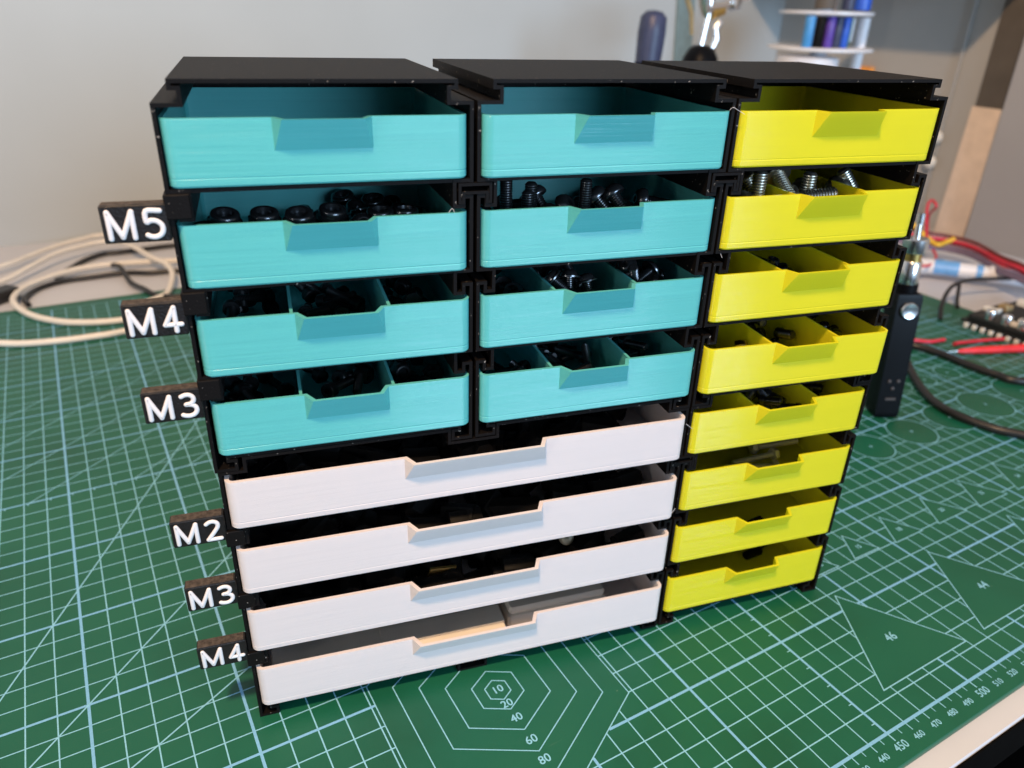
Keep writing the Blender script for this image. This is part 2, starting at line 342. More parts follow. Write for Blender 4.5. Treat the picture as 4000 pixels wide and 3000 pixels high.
# ------------------------------------------------------------------ cabinet frame
OX, OY = 250.76, 114.953; YAW = math.radians(-11.961)
ex = Vector((math.cos(YAW), math.sin(YAW), 0)); ey = Vector((-math.sin(YAW), math.cos(YAW), 0))
def cab(x, y, z): return Vector((OX, OY, 0)) + ex*x + ey*y + Vector((0, 0, z))
ZT = [206.3, 180.37, 154.43, 128.43, 102.44, 76.54, 50.7, 24.85]; ZB = [189.56, 163.28, 137.35, 111.07, 85.2, 58.96, 33.26, 6.99]
DEPTH = 75.0; FY = 0.7
def case_side(rows, zf, upper):
    """centre line of the left wall profile from the top plate down to the foot: (distance in, height)"""
    zt0 = ZT[rows[0]]
    if upper: p = [(4.8, zt0+8.7), (4.8, zt0+7.1), (6.8, zt0+7.1), (6.8, zt0+3.3), (0.5, zt0+3.3)]
    else: p = [(7.9, zt0+6.7), (7.9, zt0+2.2), (0.5, zt0+2.2)]
    for r in rows[:-1]:
        zn = ZT[r+1]+1.5; p += [(0.5, ZB[r]-0.5), (5.4, ZB[r]-0.5), (5.4, zn), (2.8, zn), (2.8, zn+2.7), (0.5, zn+2.7)]
    zb = ZB[rows[-1]]
    p += [(0.5, zf+0.5), (6.4, zf+0.5), (6.4, zf+3.6), (4.3, zf+3.6), (4.3, zb-0.75)]
    return p
def make_case(name, label, x0, x1, rows, zf, upper, mid=None):
    w = x1-x0; root = thing(name, label, 'drawer cabinet', cab(x0, 0, 0), (0, 0, YAW), 'black drawer cabinet modules')
    L = case_side(rows, zf, upper); R = [(w-a, b) for a, b in L]
    topmid = []
    if mid:
        zt0 = ZT[rows[0]]; a = mid-x0
        topmid = [(a-8.2, zt0+6.7), (a-8.2, zt0+1.9), (a+8.2, zt0+1.9), (a+8.2, zt0+6.7)]
    path = L[::-1] + topmid + R
    mb = MB(); mb.add(*strip(path, 0.5, FY, DEPTH)); mb.build('shell', 'black', root, smooth=None)
    for r in rows[:-1]:
        MB().box((5.95, FY+0.3, ZB[r]-1.0), (w-5.95, DEPTH-0.2, ZB[r]-0.05)).build('shelf_plate', 'black', root, smooth=None)
    top = ZT[rows[0]]+(8.0 if upper else 2.0)
    MB().box((1.2, DEPTH-0.9, zf+1.4), (w-1.2, DEPTH+0.3, ZT[rows[0]]+1.6)).box((8.6, DEPTH-0.8, ZT[rows[0]]+1.61), (w-8.6, DEPTH+0.2, ZT[rows[0]]+(8.0 if upper else 6.0))).build('back_panel', 'black', root, smooth=None)
    if mid:
        a = mid-x0; MB().add(*strip([(a-5.4, zf+3.4), (a-5.4, zf+0.5), (a+5.4, zf+0.5), (a+5.4, zf+3.4)], 0.5, FY, DEPTH-2, False)).build('foot', 'black', root, smooth=None)
    return root
make_case('drawer_cabinet', 'black four-drawer cabinet at the top left, holding teal drawers', 1.7, 81.5, [0, 1, 2, 3], 105.3, True)
make_case('drawer_cabinet', 'black four-drawer cabinet at the top centre, holding teal drawers', 82.6, 162.7, [0, 1, 2, 3], 105.3, True)
make_case('drawer_cabinet', 'black four-drawer cabinet at the top right, holding yellow drawers', 163.6, 243.0, [0, 1, 2, 3], 105.3, True)
make_case('drawer_cabinet', 'double-width black cabinet at the bottom, holding white drawers', 2.5, 162.6, [4, 5, 6, 7], 0.0, False, 82.1)
make_case('drawer_cabinet', 'black four-drawer cabinet at the bottom right, holding yellow drawers', 163.5, 242.8, [4, 5, 6, 7], 0.0, False)
# connector clips pushed into the slots between modules
def clip(x, row, label):
    zn = ZT[row+1]+1.5; o = thing('connector_clip', label, 'connector', cab(x, 0, zn), (0, 0, YAW), 'black connector clips')
    MB().add(*strip([(-4.5, 1.1), (-4.5, 6.1), (4.5, 6.1), (4.5, 1.1), (3.5, 1.1), (3.5, 3.8), (-3.5, 3.8), (-3.5, 1.1)], 0.42, FY-0.35, 20)).build('clip_channel', 'black', o, smooth=None)
    MB().box((-3.9, 19.2, 1.5), (3.9, 20.4, 5.8)).build('clip_stop', 'black', o, smooth=None)
clip(82.05, 0, 'black hat-shaped connector clip between the two teal columns')
clip(163.15, 0, 'black hat-shaped connector clip between teal and yellow columns at the top')
clip(163.05, 4, 'black hat-shaped connector clip between white and yellow drawers')

# ------------------------------------------------------------------ drawers
def tray_mesh(w, h, dep, hx0, hx1, p, c, hh, t, r):
    def contour(i, off, hb, pr, rr):
        """plan outline inset by i; handle points pushed forward by pr; hb: 0 bottom of the handle, 1 rim"""
        pts = []
        def arc(cx, cy, a0, n, q):
            for k in range(n+1):
                a = math.radians(a0+90*k/n); pts.append((cx+q*math.cos(a), cy+q*math.sin(a)))
        q = max(0.3, rr-i)
        arc(i+q, i+q, 180, 7, q)
        e = off
        pts.append((hx0+e, i)); pts.append((hx0+e+(c if hb else 0.06), i-pr)); pts.append((hx1-e-(c if hb else 0.06), i-pr)); pts.append((hx1-e, i))
        arc(w-i-q, i+q, 270, 7, q); arc(w-i-q, dep-i-q, 0, 4, q); arc(i+q, dep-i-q, 90, 4, q)
        return pts
    O_ = [(0.0, contour(0.4, 0, 0, 0, r)), (0.5, contour(0, 0, 0, 0, r)), (2.0, contour(0, 0, 0, 0, r)), (2.12, contour(0.09, 0, 0, 0, r)), (2.3, contour(0.09, 0, 0, 0, r)), (2.42, contour(0, 0, 0, 0, r)), (h-hh, contour(0, 0, 0, 0, r)), (h, contour(0, 0, 1, p, r))]
    I_ = [(1.2, contour(t, 0.5, 0, 0, r)), (h-hh+1.3, contour(t, 0.5, 0, 0, r)), (h, contour(t, t*0.75, 1, p, r))]
    n = len(O_[0][1]); v = []; rings = []
    for z, cc in O_+I_:
        rings.append(len(v)); v += [(x, y, z) for x, y in cc]
    f = []; fh = []
    H = {8, 9, 10}                    # segments that belong to the handle
    def quads(a, b, hnd):
        for i in range(n):
            j = (i+1) % n; (fh if (hnd and i in H) else f).append((a+i, a+j, b+j, b+i))
    for k in range(6): quads(rings[k], rings[k+1], False)
    quads(rings[6], rings[7], True); quads(rings[9], rings[8], False); quads(rings[10], rings[9], True); quads(rings[7], rings[10], True)
    f.append(tuple(rings[0]+i for i in range(n-1, -1, -1))); f.append(tuple(rings[8]+i for i in range(n)))
    return v, f, fh
def sub(v, f):
    used = sorted({i for q in f for i in q}); mp = {a: b for b, a in enumerate(used)}
    return [v[i] for i in used], [tuple(mp[i] for i in q) for q in f]
DR = {}
def drawer(key, x0, x1, row, color, label, pull=0.0, yaw=0.0, dz=0.0, div=(), group='', hx=(26.3, 51.3)):
    w = x1-x0; h = ZT[row]-ZB[row]; t = {'teal': 1.1, 'white': 1.25, 'yellow': 0.95}[color]; r = {'teal': 3.0, 'white': 2.8, 'yellow': 3.2}[color]
    ry = math.radians(yaw); org = cab((x0+x1)/2+{'T1': -0.35, 'T2': -0.3, 'T3': 0.2, 'T4': 0.4}.get(key, 0), -pull, ZB[row]+dz)
    root = thing('drawer', label, 'drawer', org, (0, 0, YAW-ry), group)
    dep = 72.0; c = 2.3 if color != 'yellow' else 2.0
    v, f, fh = tray_mesh(w, h, dep, hx[0], hx[1], 4.4 if color != 'white' else 4.5, c, 8.0 if color != 'white' else 7.8, t, r)
    v = [(x-w/2, y, z) for x, y, z in v]
    mesh_obj('tray', *sub(v, f), color, root, 20); mesh_obj('handle', *sub(v, fh), color, root, 20)
    for d in div: MB().box((d-w/2-0.45, t-0.15, 1.1), (d-w/2+0.45, dep-t+0.15, h-0.35)).build('divider', color, root, smooth=None)
    DR[key] = (root, w, h, dep)
    return root
tx = (3.1, 80.2); ux = (83.8, 161.6); yx = (164.9, 241.7); wx = (3.9, 160.9)
names = ['top', 'second', 'third', 'bottom']
d3 = (25.4, 53.0)
drawer('T1', *tx, 0, 'teal', 'empty teal drawer at the top of the left column', -0.1, 0.3, 0.3, group='teal drawers')
drawer('T2', *tx, 1, 'teal', 'teal drawer of black nuts beside the M5 tag', -0.2, 0.6, -0.08, group='teal drawers')
drawer('T3', *tx, 2, 'teal', 'three-compartment teal drawer beside the upper M4 tag', 0.6, 0.8, -0.1, d3, 'teal drawers')
drawer('T4', *tx, 3, 'teal', 'three-compartment teal drawer beside the upper M3 tag', 0.4, 0.6, 0.0, d3, 'teal drawers')
drawer('U1', *ux, 0, 'teal', 'empty teal drawer at the top of the middle column', 0.7, -0.6, 0.25, group='teal drawers', hx=(26.8, 51.6))
drawer('U2', *ux, 1, 'teal', 'undivided teal drawer of black screws, second down in the middle column', -0.5, -0.2, -0.1, group='teal drawers', hx=(26.8, 51.6))
drawer('U3', *ux, 2, 'teal', 'divided teal drawer of black screws, third down in the middle column', -0.2, -0.4, 0.0, (24.6, 52.6), 'teal drawers', hx=(26.8, 51.6))
drawer('U4', *ux, 3, 'teal', 'divided teal drawer of black screws, lowest in the middle column', 0.8, 0.1, -0.2, (24.6, 52.6), 'teal drawers', hx=(26.8, 51.6))
wl = ['uppermost wide white drawer, directly under the teal drawers', 'second wide white drawer from the top, below the M2 tag', 'third wide white drawer from the top, beside the lower M3 tag', 'lowest wide white drawer, holding translucent plastic cases']
for k in range(4): drawer('W%d' % (k+1), *wx, 4+k, 'white', wl[k], (1.7, 1.9, 2.0, 2.2)[k], (0.3, 0.5, 0.5, 0.6)[k], (-0.11, -0.24, -0.04, -0.14)[k], group='wide white drawers', hx=(54.6, 103.0))
yl = ['empty yellow drawer at the very top of the right column', 'yellow drawer of stainless button-head screws, second from the top', 'divided yellow drawer third from the top, beside the third teal row', 'divided yellow drawer fourth from the top, sitting slightly crooked and pulled out',
      'divided yellow drawer fifth from the top, beside the uppermost white drawer', 'yellow drawer of long hex bolts, sixth from the top', 'nearly empty yellow drawer, seventh from the top', 'lowest yellow drawer in the right column']
for k in range(8): drawer('Y%d' % (k+1), *yx, k, 'yellow', yl[k], (-0.2, 0.1, 0.2, 2.8, 0, 0, 0.4, 0)[k], (0.3, 0.4, 0.4, 1.2, 0.4, 0.5, 0.4, 0)[k], (0.23, 0.2, 0.43, 0.14, -0.4, -0.14, 0.11, -0.17)[k], (26.4, 54.4) if 1 <= k <= 4 else (), 'yellow drawers', hx=(27.0, 52.0))

# ------------------------------------------------------------------ size tags on the left
def glyph(ch):
    if ch == 'M': return [[(0, 0), (0, 6.6), (2.75, 0.3), (5.5, 6.6), (5.5, 0)]]
    if ch == '5': return [[(3.6, 6.6), (0.5, 6.6), (0.25, 3.9), (1.3, 4.2), (2.6, 4.0), (3.6, 3.1), (3.8, 1.9), (3.3, 0.7), (2.1, 0.05), (0.9, 0.1), (0.1, 0.5)]]
    if ch == '4': return [[(2.6, 0), (2.6, 6.7), (0, 1.9), (4.0, 1.9)]]
    if ch == '3': return [[(0.2, 6.2), (1.2, 6.6), (2.4, 6.5), (3.2, 5.7), (3.2, 4.6), (2.4, 3.8), (1.2, 3.6), (2.6, 3.4), (3.6, 2.6), (3.7, 1.4), (3.0, 0.4), (1.8, 0), (0.7, 0.1), (0, 0.4)]]
    if ch == '2': return [[(0.1, 5.9), (1.0, 6.5), (2.2, 6.6), (3.2, 5.9), (3.3, 4.7), (2.7, 3.5), (0.1, 0.05), (3.8, 0.05)]]
def letter(ch, x, z, parent, y):
    mb = MB(); R_ = 0.68
    for line in glyph(ch):
        if ch in '532':
            pts = [Vector((p[0], 0, p[1])) for p in line]; keep = []
            pts = catmull(pts, 4) if ch != '2' else catmull(pts[:7], 4)+pts[7:]
        else: pts = [Vector((p[0], 0, p[1])) for p in line]
        for a, b in zip(pts[:-1], pts[1:]):
            d = (b-a); L = d.length
            if L < 1e-5: continue
            n = 5; q = Vector((0, 0, 1)).rotation_difference(d.normalized())
            prof = [(R_*math.sin(math.pi/2*k/n)+1e-4, -R_*math.cos(math.pi/2*k/n)) for k in range(n+1)] + [(R_*math.cos(math.pi/2*k/n)+1e-4, L+R_*math.sin(math.pi/2*k/n)) for k in range(n+1)]
            mb.lathe(prof, 10, (x+a.x, 0, z+a.z), axis=d)
    mb.v = [(a, y+b*0.75, c) for a, b, c in mb.v]
    return mb.build('letter' if ch == 'M' else 'numeral', 'letter', parent, smooth=60)
def tag_block(s, row, up, label):
    zt = ZT[row]
    if up: z0, z1, t0, t1 = zt-3.4, zt+6.1, zt+1.9, zt+8.2
    else: z0, z1, t0, t1 = zt+4.5, zt+13.9, zt+1.6, zt+7.4
    dx = {1: 0, 2: 0.1, 3: 0.3, 5: 0.6, 6: 0.8, 7: 0.6}[row]
    o = thing('size_tag', label, 'tag', cab(-14.0+dx, -0.2, z0), (0, 0, YAW), 'black size tags on the left edge')
    h = z1-z0
    MB().box((0, 0, 0), (15.6, 4.3, h), 0.35).build('tag_block', 'label_black', o, smooth=None)
    MB().box((0.35, 0.4, h-0.05), (14.9, 4.0, h+0.12)).build('rough_top_edge', 'rough_top', o, smooth=None)
    MB().box((15.0, -0.15, t0-z0), (21.3-dx, 7.0, t1-z0), 0.3).build('mounting_tab', 'black', o, smooth=None)
    letter('M', 1.7, 1.25, o, -0.05); letter(s, 10.1, 1.25, o, -0.05)
tag_block('5', 1, True, 'black tag with raised white M5, topmost on the left edge')
tag_block('4', 2, True, 'black tag with raised white M4 beside a teal drawer')
tag_block('3', 3, True, 'black tag with raised white M3 beside a teal drawer')
tag_block('2', 5, False, 'black tag with raised white M2 beside the white drawers')
tag_block('3', 6, False, 'black tag with raised white M3 beside the white drawers')
tag_block('4', 7, False, 'black tag with raised white M4, lowest on the left edge')

# ------------------------------------------------------------------ fasteners
def hexr(af, n=6): return lambda a: (af/2)/math.cos((a % (2*math.pi/n))-math.pi/n)
def screw_parts(d, L, head, hd, hh, material, root):
    """head at the origin looking along +z, shank along -z"""
    p = max(0.5, d*0.19); prof = []; z = 0.0; k = 0
    while z > -L:
        prof += [(d/2, z), (d/2*0.99, z-p*0.35), (d/2*0.84, z-p*0.62)]; z -= p
    prof += [(d/2*0.72, z-0.1)]
    a = MB().lathe(prof, 14).build('threaded_shank', material, root, 40)
    sk = hexr(d*0.62); hs = []
    if head == 'cap':
        hs = [(hd/2*0.97, 0), (hd/2, 0.2), (hd/2, hh-0.3), (hd/2-0.3, hh), (lambda q: sk(q), hh), (lambda q: sk(q), hh*0.35), (0.05, hh*0.3)]
    elif head == 'button':
        hs = [(hd/2*0.95, 0), (hd/2, 0.35), (hd/2*0.96, hh*0.45), (hd/2*0.8, hh*0.78), (hd/2*0.56, hh), (lambda q: sk(q)*0.85, hh), (lambda q: sk(q)*0.85, hh*0.4), (0.05, hh*0.35)]
    elif head == 'flange':
        hs = [(hd/2*1.22, 0), (hd/2*1.25, 0.45), (hd/2*0.98, 0.75), (hd/2*0.92, hh*0.55), (hd/2*0.76, hh*0.85), (hd/2*0.52, hh), (lambda q: sk(q)*0.85, hh), (lambda q: sk(q)*0.85, hh*0.4), (0.05, hh*0.35)]
    elif head == 'hex':
        hx = hexr(hd); hs = [(lambda q: hx(q)*0.95, 0), (lambda q: hx(q), 0.3), (lambda q: hx(q), hh-0.4), (hd/2*0.96, hh), (0.1, hh)]
    elif head == 'set': return
    MB().lathe(hs, 24).build('head', material, root, 40)
def nut_parts(af, hh, root, material):
    hx = hexr(af)
    MB().lathe([(af*0.30, 0), (lambda q: hx(q)*0.96, 0.01), (lambda q: hx(q), 0.35), (lambda q: hx(q), hh*0.6), (af*0.5, hh*0.66)], 24).build('hex_body', material, root, 35)
    MB().lathe([(af*0.5, hh*0.64), (af*0.505, hh*0.80), (af*0.47, hh*0.94), (af*0.40, hh), (af*0.29, hh*0.97), (af*0.27, hh*0.7), (0.05, hh*0.69)], 24).build('collar', material, root, 50)
PROTO = {}
def fastener(name, kind, label, cat, group, drawer_key, pos, dirv, material, spin=0.0):
    """pos, dirv in cabinet millimetres (x right, y back, z up); dirv is where the head looks"""
    if dirv is None: return None
    ids = (name, kind, material)
    o = thing(name, label, cat, cab(*pos), group=group)
    if ids not in PROTO:
        if kind[0] == 'nut': nut_parts(kind[1], kind[2], o, material)
        elif kind[0] == 'spacer':
            hx = hexr(kind[1]); MB().lathe([(lambda q: hx(q)*0.94, 0), (lambda q: hx(q), 0.3), (lambda q: hx(q), kind[2]-0.3), (lambda q: hx(q)*0.94, kind[2]), (kind[1]*0.28, kind[2]), (kind[1]*0.28, kind[2]*0.6)], 18).build('hex_body', material, o, 35)
        else: screw_parts(*kind[1:], material, o)
        PROTO[ids] = list(o.children)
    else:
        for c in PROTO[ids]:
            q = c.copy(); COL.objects.link(q); q.parent = o
    d = ex*dirv[0] + ey*dirv[1] + Vector((0, 0, dirv[2]))
    qn = Vector((0, 0, 1)).rotation_difference(d.normalized()); o.rotation_mode = 'QUATERNION'; o.rotation_quaternion = qn @ Quaternion((0, 0, 1), spin)
    return o
def rdir(flat=0.35):
    a = random.uniform(0, 2*math.pi); return (math.cos(a), math.sin(a), random.uniform(-flat, flat))
def pile(n, xr, yr, zr, mk):
    for k in range(n):
        for _ in range(30):
            if mk((random.uniform(*xr), random.uniform(*yr), random.uniform(*zr)), k): break
def fit(p, kind, xr, z0, flat):
    """a direction for which the piece stays inside its compartment"""
    up, dn = (kind[2], 0) if kind[0] in ('nut', 'spacer') else (kind[5], kind[2]); rad = (kind[1] if kind[0] in ('nut', 'spacer') else kind[4])*0.55
    for _ in range(80):
        d = Vector(rdir(flat)).normalized(); ok = True
        for t in (up, -dn):
            q = Vector(p)+d*t
            if not (xr[0]+1.2+rad*.6 < q.x < xr[1]-1.2-rad*.6 and 2.0+rad < q.y < 69-rad and q.z > z0+1.2+rad*.5): ok = False
        if ok: return tuple(d)
    return None
BTN = ('screw', 4.0, 13.0, 'button', 7.8, 3.2); FLG = ('screw', 3.2, 10.5, 'flange', 6.0, 2.6); CAP3 = ('screw', 2.9, 10, 'cap', 5.2, 2.9)
BTS = ('screw', 5.0, 12.5, 'button', 9.4, 3.4); SET = ('screw', 3.8, 6, 'cap', 4.6, 2.2); HEXB = ('screw', 2.7, 20, 'hex', 5.2, 2.2)
# nuts in the M5 drawer
nl = 'glossy black lock nut in the pile inside the M5 drawer'; ng = 'black lock nuts'
for x, y, z, dv in [(14, 15, 176.8, (0.1, -0.25, 1)), (24.6, 15, 176.6, (0.05, -0.2, 1)), (34, 13, 176.6, (0, -0.3, 1)), (43.2, 17, 176.2, (0.12, -0.2, 1)), (50.5, 14, 174.2, (0.3, -0.9, 0.6)), (57.4, 17, 175.0, (0, -0.1, 1)), (64.8, 18, 174.6, (0.05, 0, 1)), (8.6, 13, 173.6, (0, -0.2, 1)), (19, 10, 173, (0.2, -0.6, 1)), (29.4, 9, 173, (0, -0.8, 0.7)), (38.6, 9, 171.5, (0.3, -0.5, 1)), (46, 9, 171.5, (0, 0, 1))]:
    fastener('lock_nut', ('nut', 8.0, 5.2), nl, 'nut', ng, 'T2', (x, y, z-1.5), dv, 'black_steel', random.uniform(-0.5, -0.1))
pile(22, (8, 76), (8, 62), (165.5, 169), lambda p, k: fastener('lock_nut', ('nut', 8.0, 5.2), nl, 'nut', ng, 'T2', p, (random.uniform(-.5, .5), random.uniform(-.6, .3), 1), 'black_steel', k))
# screws, middle column second drawer
bl = 'black button-head screw in the pile in the middle column second drawer'; bgp = 'black button-head screws in the undivided teal drawer'
for x, y, z, dv in [(96.3, 18, 170.5, (0.02, 0, -1)), (104, 17, 169.5, (0.03, 0.05, -1)), (102.2, 15, 167.2, (0, 0, -1)), (107.5, 22, 177.3, (-0.3, 0.4, 0.6)), (108.5, 13, 173.5, (0.1, -0.6, 1)), (114.4, 16, 175.2, (0.5, -0.6, 0.62)), (121.5, 16, 170.0, (0.0, 0.05, -1)), (126.6, 18, 177.0, (-0.5, 0.3, 0.6)), (131.8, 16, 178.0, (-0.35, 0.5, 0.62)), (144.5, 20, 175.0, (-0.95, 0.1, 0.2)), (137, 20, 172, (0.9, 0.2, 0.2)), (151, 24, 171, (0.6, -0.5, 0.3)), (91, 24, 171, (-0.4, 0.5, 0.3))]:
    fastener('button_head_screw', BTN, bl, 'screw', bgp, 'U2', (x, y-2, z+1.6), dv, 'black_steel')
pile(20, (92, 154), (9, 55), (166, 169.5), lambda p, k: fastener('button_head_screw', BTN, bl, 'screw', bgp, 'U2', p, fit(p, BTN, (84, 161), ZB[1], .25), 'black_steel', k))
# third and fourth rows: compartments of small black screws
def comp(key, x0, x1, row, n, kind, name, label, group, material, zr=(3, 9), yr=(6, 55), flat=.3, cat='screw'):
    pile(n, (x0+4, x1-4), yr, (ZB[row]+zr[0], ZB[row]+zr[1]), lambda p, k: fastener(name, kind, label, cat, group, key, p, fit(p, kind, (x0, x1), ZB[row], flat), material, k))
C3 = [(3.6, 28.5), (29, 56), (56.5, 79.5)]; U3c = [(84.6, 108.3), (109, 136), (136.6, 161)]; Y3c = [(165.6, 191), (191.6, 219), (219.6, 241)]
pos3 = ['left', 'middle', 'right']
for i, (a, b) in enumerate(C3):
    comp('T3', a, b, 2, 14, ('nut', 5.4, 3.6) if i == 2 else CAP3, 'hex_nut' if i == 2 else 'cap_screw', 'small black fastener in the %s compartment beside the upper M4 tag' % pos3[i], 'black fasteners in the third left drawer', 'dark_steel', cat='nut' if i == 2 else 'screw')
    comp('T4', a, b, 3, 14, ('nut', 6.2, 4.2) if i == 2 else CAP3, 'hex_nut' if i == 2 else 'cap_screw', 'small black fastener in the %s compartment beside the upper M3 tag' % pos3[i], 'black fasteners in the lowest left teal drawer', 'dark_steel', zr=(3, 10), cat='nut' if i == 2 else 'screw')
fl = 'black flanged screw in the middle compartment of the third middle-column drawer'; fg = 'black flanged screws'
for x, y, z, dv in [(111.8, 12, 153.8, (-0.65, 0.4, 0.55)), (117.6, 13, 153.6, (0.1, 0.35, 0.8)), (123.4, 12, 152.2, (-0.15, 0.3, 0.8)), (125.4, 24, 147, (0.4, -0.6, -0.9))]:
    fastener('flanged_screw', FLG, fl, 'screw', fg, 'U3', (x, y, z), dv, 'black_steel')
comp('U3', *U3c[1], 2, 12, FLG, 'flanged_screw', fl, fg, 'black_steel')
rl = 'black screw in the right compartment of the third middle-column drawer'; rg = 'black screws in the right compartment'
for x, y, z, dv in [(135.6+4, 16, 155.0, (-0.5, -0.5, 0.6)), (147.6, 14, 153.4, (0.6, 0.2, 0.3)), (148.6, 11, 150.4, (0.3, -0.5, 0.75)), (142.2, 14, 150.6, (0.4, 0.6, -0.6)), (153.5, 20, 149, (0.9, 0.2, 0.1))]:
    fastener('button_head_screw', FLG, rl, 'screw', rg, 'U3', (x, y, z), dv, 'black_steel')
comp('U3', *U3c[2], 2, 9, FLG, 'button_head_screw', rl, rg, 'black_steel', zr=(3, 7))
comp('U3', *U3c[0], 2, 7, FLG, 'button_head_screw', 'black screw in the left compartment of the third middle-column drawer', 'black screws in the left compartment', 'black_steel', zr=(3, 11))
for i, (a, b) in enumerate(U3c):
    comp('U4', a, b, 3, (8, 14, 9)[i], CAP3, 'cap_screw', 'black cap screw in the %s compartment of the lowest middle-column drawer' % pos3[i], 'black cap screws', 'black_steel', zr=(3, 10), flat=.6)
# yellow column
sl = 'stainless button-head screw in the second yellow drawer'; sg = 'stainless button-head screws'
for x, y, z, dv in [(186, 22, 181.0, (-0.4, 0.5, 0.75)), (191, 26, 180.2, (0.1, 0.8, 0.6)), (195.6, 18, 182.6, (0.0, 0.72, 0.5)), (199.8, 12, 176.2, (-0.85, 0.35, -0.15)), (205.6, 14, 171.0, (0.0, 0.0, -1)), (184.6, 13, 172.5, (0, 0, -1)), (178.8, 12, 175.5, (0.3, -0.3, 0.9)), (229.5, 15, 173.0, (0.62, -0.3, -0.95)), (222, 18, 177.5, (-0.7, -0.3, 0.5)), (226, 22, 174, (-0.6, -0.4, 0.5)), (212, 24, 176, (0.6, 0.3, 0.5)), (196, 30, 180, (0.2, 0.2, 0.9))]:
    fastener('button_head_screw', BTS, sl, 'screw', sg, 'Y2', (x, y, z), dv, 'steel')
for (a, b) in Y3c: comp('Y2', a, b, 1, 7, BTS, 'button_head_screw', sl, sg, 'steel', zr=(4, 9))
yb = 'small black screw in the middle compartment of the third yellow drawer'
for x, y, z in [(195, 24, 150.5), (203, 22, 149.5), (204.5, 18, 148), (206.8, 18, 146.5), (211, 16, 144.5)]: fastener('grub_screw', SET, yb, 'screw', 'black screws in the third yellow drawer', 'Y3', (x, y, z), (random.uniform(-.3, .3), -.2, 1), 'black_steel')
comp('Y3', *Y3c[1], 2, 12, SET, 'grub_screw', yb, 'black screws in the third yellow drawer', 'black_steel', zr=(3, 7))
fastener('threaded_insert', ('nut', 5.0, 4.0), 'brass threaded insert in the left compartment of the fourth yellow drawer', 'insert', None, 'Y4', (186.5, 12, 121.0), (0.7, -0.5, 0.4), 'brass')
comp('Y4', *Y3c[0], 3, 8, ('screw', 2.9, 8, 'cap', 5.0, 2.6), 'steel_screw', 'small steel screw in the left compartment of the fourth yellow drawer', 'steel screws in the fourth yellow drawer', 'zinc', zr=(3, 9))
comp('Y4', *Y3c[1], 3, 14, SET, 'grub_screw', 'small black screw in the middle compartment of the fourth yellow drawer', 'black screws in the fourth yellow drawer', 'black_steel', zr=(3, 10))
comp('Y4', *Y3c[2], 3, 6, SET, 'grub_screw', 'small black screw in the right compartment of the fourth yellow drawer', 'black screws at the right of the fourth yellow drawer', 'black_steel', zr=(3, 11), yr=(12, 50))
comp('Y5', *Y3c[1], 4, 18, SET, 'grub_screw', 'small black screw in the middle compartment of the fifth yellow drawer', 'black screws in the fifth yellow drawer', 'black_steel', zr=(3, 10))
comp('Y5', *Y3c[2], 4, 12, SET, 'grub_screw', 'small black screw in the right compartment of the fifth yellow drawer', 'black screws at the right of the fifth yellow drawer', 'black_steel', zr=(3, 10))
for (x, y, z, dv), lb in zip([(221.5, 22, 62.8, (0.99, 0.06, 0.02)), (217, 28, 63.6, (-0.98, 0.10, -0.06)), (219, 31, 62.8, (0.75, -0.6, 0.02)), (234, 34, 62.8, (0.2, -0.9, 0.02)), (216, 14, 62.6, (0.95, -0.25, 0.02))],
        ['nearest long hex bolt lying across the sixth yellow drawer', 'long hex bolt behind the nearest one in the sixth yellow drawer', 'long hex bolt lying slanted in the sixth yellow drawer', 'hex bolt at the right of the sixth yellow drawer', 'hex bolt half hidden behind the handle of the sixth yellow drawer']):
    fastener('hex_bolt', HEXB, lb, 'bolt', 'hex bolts', 'Y6', (x, y, z), dv, 'zinc', 0.4)
for (x, y, z, dv), lb in zip([(217, 20, 9.8, (0.98, 0.18, 0)), (226, 24, 9.8, (0.9, 0.4, 0))], ['black threaded rod piece on the floor of the lowest yellow drawer', 'short black piece at the right in the lowest yellow drawer']):
    fastener('black_stud', ('spacer', 3.6, 9.0), lb, 'stud', None, 'Y8', (x, y, z), dv, 'nylon')
fastener('black_stud', ('spacer', 3.2, 8.0), 'black stud on the floor of the seventh yellow drawer', 'stud', None, 'Y7', (207, 10, 36.5), (0.9, 0.3, 0), 'nylon')
# white drawers: heaps of black hex standoffs
for k, r in enumerate((4, 5, 6)):
    lb = 'black hex standoff in the heap inside the %s white drawer' % ('first', 'second', 'third')[k]
    for j in range(84):
        kind = ('spacer', 7.0, 12.0) if j % 3 else ('spacer', 7.0, 19.0)
        for _ in range(30):
            p = (10 + 16.2*(j % 9) + random.uniform(-5, 5), 7 + 6.2*((j//9) % 7) + random.uniform(-2.5, 2.5), ZB[r]+(3.5 if j < 63 else 8.0)+random.uniform(0, 2.0))
            if fastener('hex_standoff', kind, lb, 'standoff', 'black standoffs in the %s white drawer' % ('first', 'second', 'third')[k], 'W', p, fit(p, kind, (5, 159.5), ZB[r]-1.5, .22), 'nylon', j): break
